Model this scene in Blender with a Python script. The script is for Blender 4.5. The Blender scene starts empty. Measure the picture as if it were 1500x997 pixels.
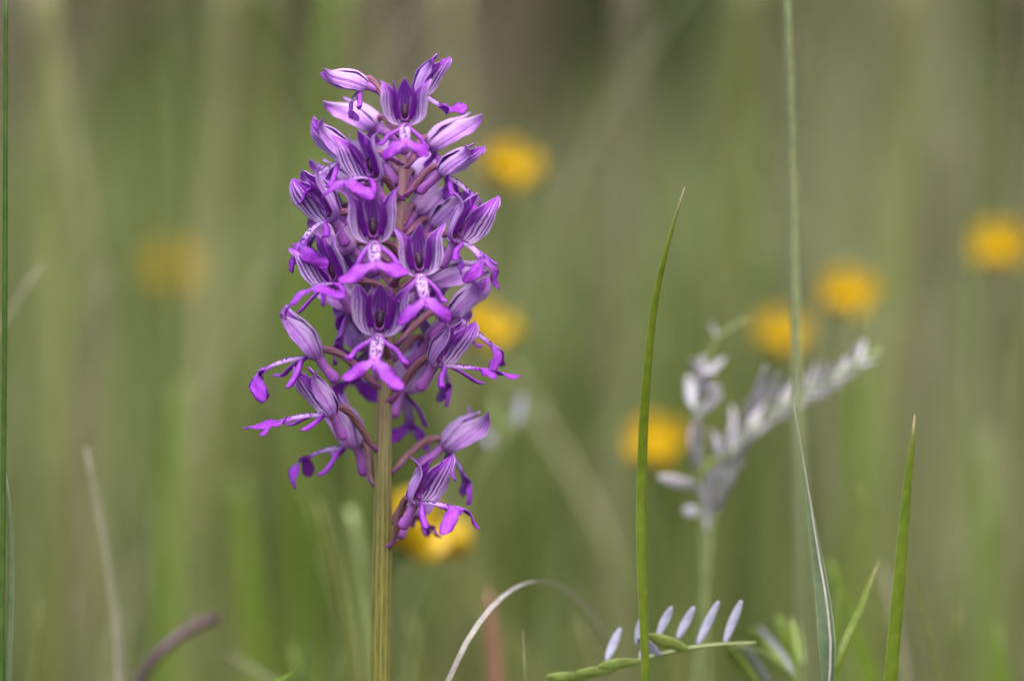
import bpy, math, random
import numpy as np
from mathutils import Vector, Matrix

R = math.radians
random.seed(7)
rng = np.random.default_rng(11)
scene = bpy.context.scene
col = scene.collection

# ------------------------------------------------------------------ camera
PITCH = R(-3.0)
DIST = 0.4375
cam_d = bpy.data.cameras.new('camera')
cam = bpy.data.objects.new('camera', cam_d)
col.objects.link(cam)
CAM = Vector((0.0, -DIST * math.cos(PITCH), 0.20 - DIST * math.sin(PITCH)))
cam.location = CAM
cam.rotation_euler = (R(90) + PITCH, 0, 0)
cam_d.sensor_width = 36.0
cam_d.lens = 105.0
cam_d.clip_start = 0.01
cam_d.clip_end = 500.0
cam_d.dof.use_dof = True
cam_d.dof.focus_distance = DIST - 0.005
cam_d.dof.aperture_fstop = 7.0
scene.camera = cam

# ------------------------------------------------------------------ sky, sun, exposure
SUN_EL, SUN_AZ = 58.0, -35.0
world = bpy.data.worlds.new('World')
scene.world = world
world.use_nodes = True
wn = world.node_tree
wn.nodes.clear()
sky = wn.nodes.new('ShaderNodeTexSky')
sky.sky_type = 'NISHITA'
sky.sun_disc = False
sky.sun_elevation = R(SUN_EL)
sky.sun_rotation = R(180 + SUN_AZ)
sky.air_density = 1.0
sky.dust_density = 4.0
sky.ozone_density = 0.3
bg = wn.nodes.new('ShaderNodeBackground')
bg.inputs['Strength'].default_value = 0.13
wo = wn.nodes.new('ShaderNodeOutputWorld')
wn.links.new(sky.outputs[0], bg.inputs[0])
wn.links.new(bg.outputs[0], wo.inputs[0])

sun_d = bpy.data.lights.new('sun', 'SUN')
sun_d.energy = 1.5
sun_d.angle = R(30)
sun_d.color = (1.0, 0.98, 0.95)
sun = bpy.data.objects.new('sun', sun_d)
col.objects.link(sun)
# light comes from above, from behind the camera's shoulder
sdir = Vector((math.sin(R(SUN_AZ)) * math.cos(R(SUN_EL)), -math.cos(R(SUN_AZ)) * math.cos(R(SUN_EL)), math.sin(R(SUN_EL))))
sun.rotation_euler = sdir.to_track_quat('Z', 'Y').to_euler()

scene.view_settings.view_transform = 'Standard'
scene.view_settings.look = 'None'
scene.view_settings.exposure = 1.42
scene.view_settings.gamma = 1.0
scene.view_settings.use_curve_mapping = False
scene.cycles.use_denoising = True
scene.cycles.max_bounces = 5
scene.cycles.diffuse_bounces = 3
scene.cycles.transmission_bounces = 3
scene.cycles.glossy_bounces = 2
scene.cycles.adaptive_threshold = 0.02
scene.cycles.caustics_reflective = False
scene.cycles.caustics_refractive = False
scene.cycles.transparent_max_bounces = 8

# ------------------------------------------------------------------ helpers
def P(px, py, Y=0.0):
    """world point seen at pixel (px, py) of the 1500 x 997 photograph, on the vertical plane y = Y"""
    dx = (px - 750.0) / 1500.0 * 36.0 / 105.0
    dz = -(py - 498.5) / 1500.0 * 36.0 / 105.0
    c, s = math.cos(PITCH), math.sin(PITCH)
    d = Vector((dx, c - s * dz, s + c * dz))
    t = (Y - CAM.y) / d.y
    return CAM + d * t

def lerp(a, b, t):
    return a + (b - a) * t

def prof(table, t):
    """piecewise-linear table [(t, value)], smoothed"""
    for (t0, a), (t1, b) in zip(table, table[1:]):
        if t <= t1:
            k = (t - t0) / max(1e-9, t1 - t0)
            k = min(1.0, max(0.0, k))
            return a + (b - a) * k
    return table[-1][1]

def spline(pts, n):
    """n arc-length samples of a smooth curve through pts"""
    p = np.array([list(q) for q in pts], float)
    seg = np.maximum(1e-12, np.linalg.norm(np.diff(p, axis=0), axis=1))
    L = np.concatenate([[0], np.cumsum(seg)])
    d = np.diff(p, axis=0) / seg[:, None]
    m = np.zeros_like(p)
    m[0], m[-1] = d[0], d[-1]
    for k in range(1, len(p) - 1):
        m[k] = (d[k - 1] * seg[k] + d[k] * seg[k - 1]) / (seg[k] + seg[k - 1])
    if len(p) > 2:
        m[0] = 1.5 * d[0] - 0.5 * m[1]; m[-1] = 1.5 * d[-1] - 0.5 * m[-2]
    out = []
    for i in range(n):
        q = L[-1] * i / (n - 1)
        k = min(len(seg) - 1, max(0, int(np.searchsorted(L, q, side='right')) - 1))
        h = seg[k]; t = (q - L[k]) / h
        out.append((2 * t ** 3 - 3 * t * t + 1) * p[k] + (t ** 3 - 2 * t * t + t) * h * m[k] + (-2 * t ** 3 + 3 * t * t) * p[k + 1] + (t ** 3 - t * t) * h * m[k + 1])
    return np.array(out)

def unit(v):
    return v / max(1e-12, np.linalg.norm(v))

def tangents(c):
    t = np.gradient(c, axis=0)
    return t / np.maximum(1e-12, np.linalg.norm(t, axis=1))[:, None]

class MB:
    """collects strips and tubes; build() makes ONE mesh object with a 'pat' colour attribute (u, v, tone)"""
    def __init__(self):
        self.v, self.f, self.m, self.p = [], [], [], []

    def strip(self, pts, side, width, nv=16, nu=9, phi=0.0, thick=0.0001, slots=(0, 0), tone=None, vr=(0, 1), ruffle=0.0, rseed=0, asym=(1.0, 1.0)):
        c = spline(pts, nv)
        s = spline(side, nv) if np.ndim(side) == 2 else np.tile(np.array(side, float), (nv, 1))
        T = tangents(c)
        base = len(self.v)
        half = nv * nu
        for layer in (0.5, -0.5):
            for i in range(nv):
                t = i / (nv - 1)
                S = unit(s[i] - T[i] * np.dot(s[i], T[i]))
                N = np.cross(S, T[i])
                w = width(t) if callable(width) else prof(width, t)
                ph = (phi(t) if callable(phi) else phi) + 1e-5
                for j in range(nu):
                    u = -1 + 2 * j / (nu - 1)
                    a = u * (asym[0] if u < 0 else asym[1]) * abs(ph)
                    off = S * (w * math.sin(a) / abs(ph)) + N * (w * (1 - math.cos(a)) / abs(ph)) * (1 if ph > 0 else -1)
                    off = off + N * ruffle * w * u * u * math.sin(9 * t + rseed + 2 * u)
                    th = thick * (1 - 0.75 * abs(u) ** 3)
                    q = c[i] + off + N * th * layer
                    self.v.append(tuple(q))
                    vv = lerp(vr[0], vr[1], t)
                    self.p.append(((u + 1) / 2, vv, tone(u, t) if tone else 0.0))
        for layer in (0, 1):
            o = base + layer * half
            for i in range(nv - 1):
                for j in range(nu - 1):
                    q = (o + i * nu + j, o + i * nu + j + 1, o + (i + 1) * nu + j + 1, o + (i + 1) * nu + j)
                    self.f.append(q if layer == 0 else q[::-1])
                    self.m.append(slots[layer])
        rim = [i * nu for i in range(nv)] + [(nv - 1) * nu + j for j in range(1, nu)]
        rim += [i * nu + nu - 1 for i in range(nv - 2, -1, -1)] + [j for j in range(nu - 2, 0, -1)]
        for a, b in zip(rim, rim[1:] + rim[:1]):
            self.f.append((base + a, base + b, base + half + b, base + half + a))
            self.m.append(slots[1])

    def surf(self, fn, nv=22, nu=15, thick=0.16, slots=(1, 0), tone=None, inside=None):
        """grid surface fn(u, t); layer 0 faces the point inside(t)"""
        g = np.array([[fn(-1 + 2 * j / (nu - 1), i / (nv - 1)) for j in range(nu)] for i in range(nv)], float)
        du = np.gradient(g, axis=1); dv = np.gradient(g, axis=0)
        nn = np.cross(du, dv)
        nn /= np.maximum(1e-9, np.linalg.norm(nn, axis=2))[:, :, None]
        nn[-1] = nn[-2]
        k = nv // 3
        if np.dot(nn[k, nu // 2], np.array(inside(k / (nv - 1))) - g[k, nu // 2]) < 0:
            nn = -nn; flip = True
        else:
            flip = False
        base = len(self.v); half = nv * nu
        for layer in (0.5, -0.5):
            for i in range(nv):
                for j in range(nu):
                    u = -1 + 2 * j / (nu - 1); t = i / (nv - 1)
                    self.v.append(tuple(g[i, j] + nn[i, j] * thick * layer * (1 - 0.75 * abs(u) ** 3)))
                    self.p.append(((u + 1) / 2, t, tone(u, t) if tone else 0.0))
        for layer in (0, 1):
            o = base + layer * half
            for i in range(nv - 1):
                for j in range(nu - 1):
                    q = (o + i * nu + j, o + i * nu + j + 1, o + (i + 1) * nu + j + 1, o + (i + 1) * nu + j)
                    self.f.append(q if (layer == 0) != flip else q[::-1]); self.m.append(slots[layer])
        rim = [i * nu for i in range(nv)] + [(nv - 1) * nu + j for j in range(1, nu)]
        rim += [i * nu + nu - 1 for i in range(nv - 2, -1, -1)] + [j for j in range(nu - 2, 0, -1)]
        for a, b in zip(rim, rim[1:] + rim[:1]):
            q = (base + a, base + b, base + half + b, base + half + a)
            self.f.append(q if not flip else q[::-1]); self.m.append(slots[1])

    def tube(self, pts, radius, nv=16, na=12, slot=0, ridges=0, amp=0.0, twist=0.0, flat=1.0, tone=None):
        c = spline(pts, nv)
        T = tangents(c)
        ref = np.array([0.0, 1.0, 0.0]) if abs(T[0][1]) < 0.8 else np.array([1.0, 0.0, 0.0])
        A = unit(np.cross(T[0], ref))
        base = len(self.v)
        for i in range(nv):
            A = unit(A - T[i] * np.dot(A, T[i]))
            B = np.cross(T[i], A)
            t = i / (nv - 1)
            r = radius(t) if callable(radius) else prof(radius, t)
            for k in range(na):
                an = 2 * math.pi * k / na
                rr = r * (1 + amp * math.cos(ridges * (an + twist * t))) if ridges else r
                q = c[i] + A * rr * math.cos(an) + B * rr * flat * math.sin(an)
                self.v.append(tuple(q))
                self.p.append(((an / (2 * math.pi)), t, tone(an, t) if tone else 0.0))
        for i in range(nv - 1):
            for k in range(na):
                k2 = (k + 1) % na
                self.f.append((base + i * na + k, base + i * na + k2, base + (i + 1) * na + k2, base + (i + 1) * na + k))
                self.m.append(slot)
        self.f.append(tuple(base + k for k in range(na))[::-1]); self.m.append(slot)
        self.f.append(tuple(base + (nv - 1) * na + k for k in range(na))); self.m.append(slot)

    def blob(self, c, r, slot=0, nu=8, nv=6, tone=0.0, axes=None):
        base = len(self.v)
        ax = axes if axes is not None else np.eye(3)
        c = np.array(c, float)
        for i in range(nv + 1):
            th = math.pi * i / nv
            for k in range(nu):
                ph = 2 * math.pi * k / nu
                l = np.array([r[0] * math.sin(th) * math.cos(ph), r[1] * math.sin(th) * math.sin(ph), r[2] * math.cos(th)])
                self.v.append(tuple(c + ax[0] * l[0] + ax[1] * l[1] + ax[2] * l[2]))
                self.p.append((k / nu, i / nv, tone))
        for i in range(nv):
            for k in range(nu):
                k2 = (k + 1) % nu
                self.f.append((base + i * nu + k, base + (i + 1) * nu + k, base + (i + 1) * nu + k2, base + i * nu + k2))
                self.m.append(slot)

    def build(self, name, mats, parent=None, offset=None):
        me = bpy.data.meshes.new(name)
        v = self.v
        if offset is not None:
            o = np.array(offset)
            v = [tuple(np.array(q) - o) for q in v]
        me.from_pydata([tuple(map(float, q)) for q in v], [], self.f)
        for mm in (mats if isinstance(mats, (list, tuple)) else [mats]):
            me.materials.append(mm)
        me.polygons.foreach_set('material_index', self.m)
        me.polygons.foreach_set('use_smooth', [True] * len(self.f))
        at = me.color_attributes.new('pat', 'FLOAT_COLOR', 'POINT')
        buf = np.ones((len(v), 4), np.float32)
        buf[:, :3] = np.array(self.p, np.float32)
        at.data.foreach_set('color', buf.ravel())
        me.update()
        ob = bpy.data.objects.new(name, me)
        col.objects.link(ob)
        if offset is not None:
            ob.location = Vector([float(q) for q in offset])
        if parent is not None:
            ob.parent = parent
        return ob

def tag(o, label=None, cat=None, group=None, kind=None):
    if label: o['label'] = label
    if cat: o['category'] = cat
    if group: o['group'] = group
    if kind: o['kind'] = kind
    return o

def empty(name, loc):
    o = bpy.data.objects.new(name, None)
    o.location = loc
    o.empty_display_size = 0.01
    col.objects.link(o)
    return o

# ------------------------------------------------------------------ materials
class N:
    """tiny node-tree builder"""
    def __init__(self, name):
        self.mat = bpy.data.materials.new(name)
        self.mat.use_nodes = True
        self.nt = self.mat.node_tree
        self.nt.nodes.clear()
        self.out = self.nt.nodes.new('ShaderNodeOutputMaterial')
    def new(self, t, **kw):
        n = self.nt.nodes.new(t)
        for k, v in kw.items():
            setattr(n, k, v)
        return n
    def put(self, sock, v):
        if isinstance(v, bpy.types.NodeSocket):
            self.nt.links.new(v, sock)
        elif isinstance(v, (tuple, list)) and len(v) == 3 and sock.type == 'RGBA':
            sock.default_value = (*v, 1)
        else:
            sock.default_value = v
    def math(self, op, a, b=0.0, c=0.0, clamp=False):
        n = self.new('ShaderNodeMath', operation=op, use_clamp=clamp)
        self.put(n.inputs[0], a); self.put(n.inputs[1], b); self.put(n.inputs[2], c)
        return n.outputs[0]
    def mix(self, f, a, b):
        n = self.new('ShaderNodeMix', data_type='RGBA')
        self.put(n.inputs[0], f); self.put(n.inputs[6], a); self.put(n.inputs[7], b)
        return n.outputs[2]
    def step(self, x, lo, hi):
        n = self.new('ShaderNodeMapRange', interpolation_type='SMOOTHSTEP')
        self.put(n.inputs[0], x); n.inputs[1].default_value = lo; n.inputs[2].default_value = hi
        return n.outputs[0]
    def pat(self):
        a = self.new('ShaderNodeVertexColor', layer_name='pat')
        s = self.new('ShaderNodeSeparateColor')
        self.nt.links.new(a.outputs[0], s.inputs[0])
        return s.outputs[0], s.outputs[1], s.outputs[2]
    def noise(self, scale, detail=3.0, rough=0.55, vec=None):
        n = self.new('ShaderNodeTexNoise')
        n.inputs['Scale'].default_value = scale
        n.inputs['Detail'].default_value = detail
        n.inputs['Roughness'].default_value = rough
        if vec is not None:
            self.nt.links.new(vec, n.inputs['Vector'])
        else:
            tc = self.new('ShaderNodeTexCoord')
            self.nt.links.new(tc.outputs['Object'], n.inputs['Vector'])
        return n.outputs[0]
    def vec(self, x, y, z):
        n = self.new('ShaderNodeCombineXYZ')
        self.put(n.inputs[0], x); self.put(n.inputs[1], y); self.put(n.inputs[2], z)
        return n.outputs[0]
    def surface(self, color, rough=0.5, trans=0.25, tcol=None, spec=0.4, bump=None, bumpd=0.0001, sss=0.0, sheen=0.0):
        b = self.new('ShaderNodeBsdfPrincipled')
        self.put(b.inputs['Base Color'], color)
        self.put(b.inputs['Roughness'], rough)
        b.inputs['Specular IOR Level'].default_value = spec
        if sheen:
            b.inputs['Sheen Weight'].default_value = sheen
        if bump is not None:
            bn = self.new('ShaderNodeBump')
            bn.inputs['Strength'].default_value = 0.6
            bn.inputs['Distance'].default_value = bumpd
            self.put(bn.inputs['Height'], bump)
            self.nt.links.new(bn.outputs[0], b.inputs['Normal'])
        res = b.outputs[0]
        if trans > 0:
            t = self.new('ShaderNodeBsdfTranslucent')
            self.put(t.inputs[0], tcol if tcol is not None else color)
            mx = self.new('ShaderNodeMixShader')
            mx.inputs[0].default_value = trans
            self.nt.links.new(res, mx.inputs[1]); self.nt.links.new(t.outputs[0], mx.inputs[2])
            res = mx.outputs[0]
        self.nt.links.new(res, self.out.inputs[0])
        return self.mat

PALE = (0.65, 0.375, 0.80)
LILAC = (0.43, 0.13, 0.63)
DEEP = (0.26, 0.008, 0.44)
INK = (0.055, 0.003, 0.11)

def m_sepal_outer():
    n = N('sepal_outer')
    u, v, t = n.pat()
    wob = n.noise(0.9, 3)
    st = n.math('SINE', n.math('ADD', n.math('MULTIPLY', u, 34.0), n.math('MULTIPLY', wob, 3.0)))
    vein = n.math('MULTIPLY', n.step(st, 0.0, 1.0), n.math('MULTIPLY_ADD', wob, 0.8, 0.15))
    blot = n.step(n.noise(0.42, 3), 0.35, 0.75)
    base = n.mix(n.math('MULTIPLY', blot, 0.75), PALE, LILAC)
    base = n.mix(vein, base, (0.22, 0.035, 0.36))
    base = n.mix(n.math('MULTIPLY', n.step(v, 0.55, 1.0), 0.62), base, DEEP)
    base = n.mix(n.math('MULTIPLY', t, 0.55), base, (0.74, 0.58, 0.80))
    bump = n.math('ADD', n.noise(9, 2), n.math('MULTIPLY', st, 0.25))
    return n.surface(base, 0.5, 0.30, tcol=(0.52, 0.13, 0.74), bump=bump, bumpd=0.00008, spec=0.22)

def m_sepal_inner():
    n = N('sepal_inner')
    u, v, t = n.pat()
    wob = n.noise(0.7, 4, 0.65)
    fine = n.noise(2.6, 3, 0.6)
    ph = n.math('ADD', n.math('MULTIPLY', u, 38.0), n.math('MULTIPLY', wob, 4.5))
    st = n.math('SINE', ph)
    line = n.math('MULTIPLY', n.step(n.math('ADD', st, n.math('MULTIPLY', fine, 0.9)), 0.55, 1.0), n.math('MULTIPLY_ADD', t, -0.35, 0.95))
    pale = n.mix(n.step(v, 0.30, 0.95), (0.82, 0.60, 0.88), (0.52, 0.18, 0.70))
    ground = n.mix(t, pale, n.mix(fine, (0.24, 0.004, 0.41), (0.44, 0.07, 0.62)))
    c = n.mix(line, ground, n.mix(wob, (0.08, 0.002, 0.17), (0.16, 0.004, 0.31)))
    rim = n.math('GREATER_THAN', n.math('ABSOLUTE', n.math('MULTIPLY_ADD', u, 2.0, -1.0)), 0.90)
    c = n.mix(n.math('MULTIPLY', rim, 0.75), c, (0.72, 0.50, 0.80))
    bump = n.math('ADD', n.noise(9, 2), n.math('MULTIPLY', st, 0.2))
    return n.surface(c, 0.42, 0.36, tcol=(0.50, 0.09, 0.74), bump=bump, bumpd=0.0001, spec=0.25)

def m_petal():
    n = N('petal_purple')
    u, v, t = n.pat()
    wob = n.noise(0.8, 4, 0.6)
    fine = n.noise(3.5, 3, 0.6)
    st = n.math('SINE', n.math('ADD', n.math('MULTIPLY', u, 20.0), n.math('MULTIPLY', wob, 5.0)))
    g = n.mix(n.math('MULTIPLY', fine, n.math('MULTIPLY_ADD', v, 0.8, 0.1)), (0.21, 0.003, 0.36), (0.50, 0.13, 0.65))
    c = n.mix(n.math('MULTIPLY', n.step(st, 0.45, 1.0), 0.6), g, (0.09, 0.003, 0.18))
    return n.surface(c, 0.42, 0.36, tcol=(0.46, 0.05, 0.70), bump=n.noise(9, 2), bumpd=0.0001, spec=0.25)

def m_lip():
    n = N('lip_purple')
    u, v, t = n.pat()
    fine = n.noise(4.2, 3, 0.65)
    mid = n.noise(0.9, 3, 0.6)
    e = n.math('ABSOLUTE', n.math('MULTIPLY_ADD', u, 2.0, -1.0))
    deep = n.mix(n.step(n.math('ADD', fine, n.math('MULTIPLY', mid, 0.4)), 0.5, 1.0), (0.23, 0.002, 0.41), (0.48, 0.08, 0.68))
    edge = n.mix(n.step(e, 0.68, 0.98), deep, (0.15, 0.001, 0.30))
    pale = n.mix(n.step(fine, 0.35, 0.7), (0.50, 0.28, 0.60), (0.74, 0.60, 0.78))
    c = n.mix(t, pale, edge)
    rough = n.math('MULTIPLY_ADD', fine, -0.25, 0.5)
    return n.surface(c, rough, 0.28, tcol=(0.45, 0.05, 0.68), bump=n.noise(7, 2), bumpd=0.00015, spec=0.4)

def m_plain(name, color, rough=0.5, trans=0.0, spec=0.4, var=0.25, scale=1.5, bumpd=0.00008):
    n = N(name)
    f = n.noise(scale, 4, 0.6)
    dark = tuple(c * (1 - var) for c in color)
    lite = tuple(min(1, c * (1 + var)) for c in color)
    return n.surface(n.mix(n.step(f, 0.25, 0.75), dark, lite), rough, trans, bump=f, bumpd=bumpd, spec=spec)

def m_spur():
    n = N('spur_lilac')
    u, v, t = n.pat()
    f = n.noise(1.5, 3)
    c = n.mix(n.step(f, 0.3, 0.75), (0.50, 0.22, 0.58), (0.42, 0.11, 0.52))
    c = n.mix(n.math('MULTIPLY', v, 0.6), c, (0.37, 0.04, 0.49))
    return n.surface(c, 0.45, 0.25, bump=n.noise(8, 2), bumpd=0.0001)

def m_ovary():
    n = N('ovary_brown')
    u, v, t = n.pat()
    f = n.noise(1.6, 4)
    st = n.math('COSINE', n.math('MULTIPLY', n.math('ADD', n.math('MULTIPLY', u, 6.2832), n.math('MULTIPLY', v, 3.2)), 6.0))
    green = n.mix(f, (0.095, 0.065, 0.020), (0.18, 0.12, 0.05))
    purp = n.mix(f, (0.19, 0.050, 0.11), (0.32, 0.12, 0.20))
    k = n.math('ADD', n.math('MULTIPLY', t, 0.9), n.math('MULTIPLY', n.step(st, -0.2, 0.9), 0.35), clamp=True)
    c = n.mix(k, green, purp)
    return n.surface(c, 0.45, 0.12, bump=n.noise(6, 2), bumpd=0.0001)

def m_stem():
    n = N('stem_olive')
    u, v, t = n.pat()
    tc = n.new('ShaderNodeTexCoord')
    mp = n.new('ShaderNodeMapping')
    mp.inputs['Scale'].default_value = (1, 1, 0.06)
    n.nt.links.new(tc.outputs['Object'], mp.inputs[0])
    fib = n.noise(3800, 4, 0.65, vec=mp.outputs[0])
    fine = n.noise(5200, 3, 0.6)
    g = n.mix(n.step(fib, 0.34, 0.66), (0.082, 0.085, 0.010), (0.170, 0.156, 0.026))
    g = n.mix(n.math('MULTIPLY', n.step(t, 0.45, 1.0), 0.42), g, (0.27, 0.23, 0.10))
    purple = n.mix(fine, (0.20, 0.075, 0.12), (0.36, 0.18, 0.24))
    c = n.mix(n.math('MULTIPLY', n.step(v, 0.70, 1.0), 0.75), g, purple)
    c = n.mix(n.math('MULTIPLY', n.step(fine, 0.60, 0.75), 0.35), c, (0.36, 0.27, 0.16))
    return n.surface(c, 0.42, 0.0, bump=n.math('ADD', n.math('MULTIPLY', fine, 0.5), fib), bumpd=0.00014, spec=0.4)

def m_grass(name, c1, c2, stripe=0.5, trans=0.3, tipcol=None, rough=0.42, tip_at=0.94):
    n = N(name)
    u, v, t = n.pat()
    tc = n.new('ShaderNodeTexCoord')
    f = n.noise(500, 4)
    st = n.math('SINE', n.math('ADD', n.math('MULTIPLY', u, 56.0), n.math('MULTIPLY', f, 2.0)))
    c = n.mix(n.step(f, 0.3, 0.7), c1, c2)
    c = n.mix(n.math('MULTIPLY', n.step(st, 0.0, 1.0), stripe * 0.6), c, tuple(x * 0.45 for x in c1))
    e = n.math('ABSOLUTE', n.math('MULTIPLY_ADD', u, 2.0, -1.0))
    c = n.mix(n.math('MULTIPLY', n.step(e, 0.86, 0.97), 0.5), c, tuple(min(1, x * 1.5 + 0.10) for x in c2))
    if tipcol:
        c = n.mix(n.step(n.math('MULTIPLY_ADD', f, 0.05, v), tip_at, tip_at + 0.06), c, tipcol)
    return n.surface(c, rough, trans, bump=n.math('ADD', n.math('MULTIPLY', st, 0.3), f), bumpd=0.00006, spec=0.45)

def m_meadow(name, ramp):
    """blades whose colour is picked from ramp by the per-blade value in 'pat' b"""
    n = N(name)
    u, v, t = n.pat()
    cr = n.new('ShaderNodeValToRGB')
    el = cr.color_ramp.elements
    while len(el) < len(ramp):
        el.new(0.5)
    for e, (pos, c) in zip(el, ramp):
        e.position = pos
        e.color = (*c, 1)
    n.nt.links.new(t, cr.inputs[0])
    c = cr.outputs[0]
    return n.surface(c, 0.5, 0.35, spec=0.35)

M = {}
M['sep_o'] = m_sepal_outer(); M['sep_i'] = m_sepal_inner(); M['petal'] = m_petal(); M['lip'] = m_lip()
M['tuft'] = m_plain('tuft_purple', (0.10, 0.005, 0.19), 0.5)
M['spur'] = m_spur()
M['anther'] = m_plain('anther_maroon', (0.028, 0.002, 0.026), 0.4, spec=0.5, scale=3.0)
M['stigma'] = m_plain('stigma_mauve', (0.16, 0.015, 0.22), 0.35, 0.1, spec=0.5)
M['pollen'] = m_plain('anther_ridge', (0.20, 0.05, 0.17), 0.4)
M['ovary'] = m_ovary()
M['bract'] = m_plain('bract_purple', (0.30, 0.07, 0.38), 0.45, 0.2)
M['stem'] = m_stem()

# ------------------------------------------------------------------ ground
def ground_z(x, y):
    b = max(0.0, y - 1.0)
    return 0.16 * b * b / (1 + 0.35 * b) * 0.9 if b > 0 else 0.0

def make_ground():
    xs = [-120, -60, -25, -12, -6, -3.5] + list(np.linspace(-2.5, 2.5, 51)) + [3.5, 6, 12, 25, 60, 120]
    ys = [-60, -25, -10, -4, -2] + list(np.linspace(-1, 6, 71)) + [7.5, 10, 15, 25, 45, 90]
    v, f = [], []
    for y in ys:
        for x in xs:
            z = ground_z(x, min(y, 9.0))
            if abs(x) < 3 and -1 <= y <= 6:
                z += 0.006 * math.sin(13 * x + 3 * y) * math.cos(11 * y) - 0.004
            v.append((x, y, z))
    w = len(xs)
    for j in range(len(ys) - 1):
        for i in range(w - 1):
            f.append((j * w + i, j * w + i + 1, (j + 1) * w + i + 1, (j + 1) * w + i))
    me = bpy.data.meshes.new('ground')
    me.from_pydata(v, [], f)
    me.polygons.foreach_set('use_smooth', [True] * len(f))
    n = N('meadow_soil')
    a = n.noise(9, 5); b = n.noise(60, 4)
    c = n.mix(n.step(a, 0.35, 0.65), (0.050, 0.060, 0.016), (0.080, 0.064, 0.036))
    c = n.mix(n.math('MULTIPLY', n.step(b, 0.45, 0.7), 0.6), c, (0.075, 0.11, 0.022))
    me.materials.append(n.surface(c, 0.9, 0.0, bump=b, bumpd=0.01, spec=0.2))
    o = bpy.data.objects.new('ground', me)
    col.objects.link(o)
    tag(o, kind='structure')
make_ground()

# ------------------------------------------------------------------ meadow of blurred grass behind (one mass each)
def field(name, mat, n, y0, y1, hfun, wfun, tfun, clump, label, cat, bend=0.25, dens=None, seed=1):
    r = np.random.default_rng(seed)
    V, F, PT = [], [], []
    nseg = 6
    made = 0
    tries = 0
    while made < n and tries < n * 12:
        tries += 1
        y = y0 + (y1 - y0) * r.random() ** 0.8
        halfw = (y + DIST) * 0.172 * 1.55 + 0.06
        x = (r.random() * 2 - 1) * halfw
        if dens is not None and r.random() > dens(x, y):
            continue
        h = hfun(r, x, y); w = wfun(r)
        tone = tfun(r, x, y)
        a = r.random() * math.pi * 2
        lean = r.normal(0, bend) * h
        lx, ly = math.cos(a) * lean, math.sin(a) * lean
        fa = r.random() * math.pi
        sx, sy = math.cos(fa) * w, math.sin(fa) * w * 0.6
        gz = ground_z(x, y) - 0.01
        b0 = len(V)
        for i in range(nseg + 1):
            t = i / nseg
            k = t ** 2.0
            ww = (1 - t ** 2.2) * (0.6 + 0.4 * min(1, t * 4)) + 0.02
            cx, cy, cz = x + lx * k, y + ly * k, gz + h * t * (1 - 0.18 * k * min(1.0, abs(lean) / h))
            V.append((cx - sx * ww, cy - sy * ww, cz)); V.append((cx + sx * ww, cy + sy * ww, cz))
            PT.append((0.0, t, tone)); PT.append((1.0, t, tone))
        for i in range(nseg):
            q = b0 + 2 * i
            F.append((q, q + 1, q + 3, q + 2))
        made += 1
    me = bpy.data.meshes.new(name)
    me.from_pydata(V, [], F)
    me.materials.append(mat)
    me.polygons.foreach_set('use_smooth', [True] * len(F))
    at = me.color_attributes.new('pat', 'FLOAT_COLOR', 'POINT')
    buf = np.ones((len(V), 4), np.float32); buf[:, :3] = np.array(PT, np.float32)
    at.data.foreach_set('color', buf.ravel())
    o = bpy.data.objects.new(name, me)
    col.objects.link(o)
    tag(o, label, cat, kind='stuff')
    return o

def smooth_noise(seed, k):
    r = np.random.default_rng(seed)
    w = [(r.normal(0, k), r.normal(0, k * 0.6), r.random() * 6.28) for _ in range(6)]
    return lambda x, y: sum(math.sin(a * x + b * y + c) for a, b, c in w) / 6.0

n1, n2, n3 = smooth_noise(3, 9), smooth_noise(5, 14), smooth_noise(8, 5)
GREEN = [(0.0, (0.036, 0.050, 0.010)), (0.30, (0.085, 0.118, 0.020)), (0.55, (0.150, 0.195, 0.042)), (0.80, (0.225, 0.250, 0.095)), (1.0, (0.33, 0.32, 0.19))]
DRY = [(0.0, (0.11, 0.078, 0.055)), (0.5, (0.25, 0.185, 0.140)), (1.0, (0.38, 0.30, 0.24))]
M['meadow'] = m_meadow('meadow_green', GREEN)
M['dry'] = m_meadow('meadow_dry', DRY)
clip01 = lambda t: min(1.0, max(0.0, t))
field('meadow_grass', M['meadow'], 2800, 0.60, 1.7,
      lambda r, x, y: 0.12 + 0.16 * r.random() + 0.05 * n1(x, y) + 0.05 * (y - 0.6), lambda r: 0.0012 + 0.0022 * r.random(),
      lambda r, x, y: clip01(0.60 + 0.7 * n2(x * 1.5, y * 0.5) + r.normal(0, 0.14)), None,
      'bright green meadow grass blurred behind the orchid', 'grass', dens=lambda x, y: clip01(0.5 + 1.2 * n1(x, y)), seed=21)
field('tall_meadow_grass', M['meadow'], 4600, 1.5, 2.4,
      lambda r, x, y: (0.25 + 0.35 * r.random() + 0.12 * n1(x, y)) * (0.8 + 0.12 * y), lambda r: 0.0015 + 0.003 * r.random(),
      lambda r, x, y: clip01(0.16 - 0.14 * clip01((x + 0.05) * 3) + 1.5 * n2(x * 1.1, y * 0.25) + r.normal(0, 0.08)), None,
      'dark olive tall grass far behind the orchid', 'grass', dens=lambda x, y: clip01(0.45 + 1.8 * n1(x * 1.3, y * 0.3)), seed=22)
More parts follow.
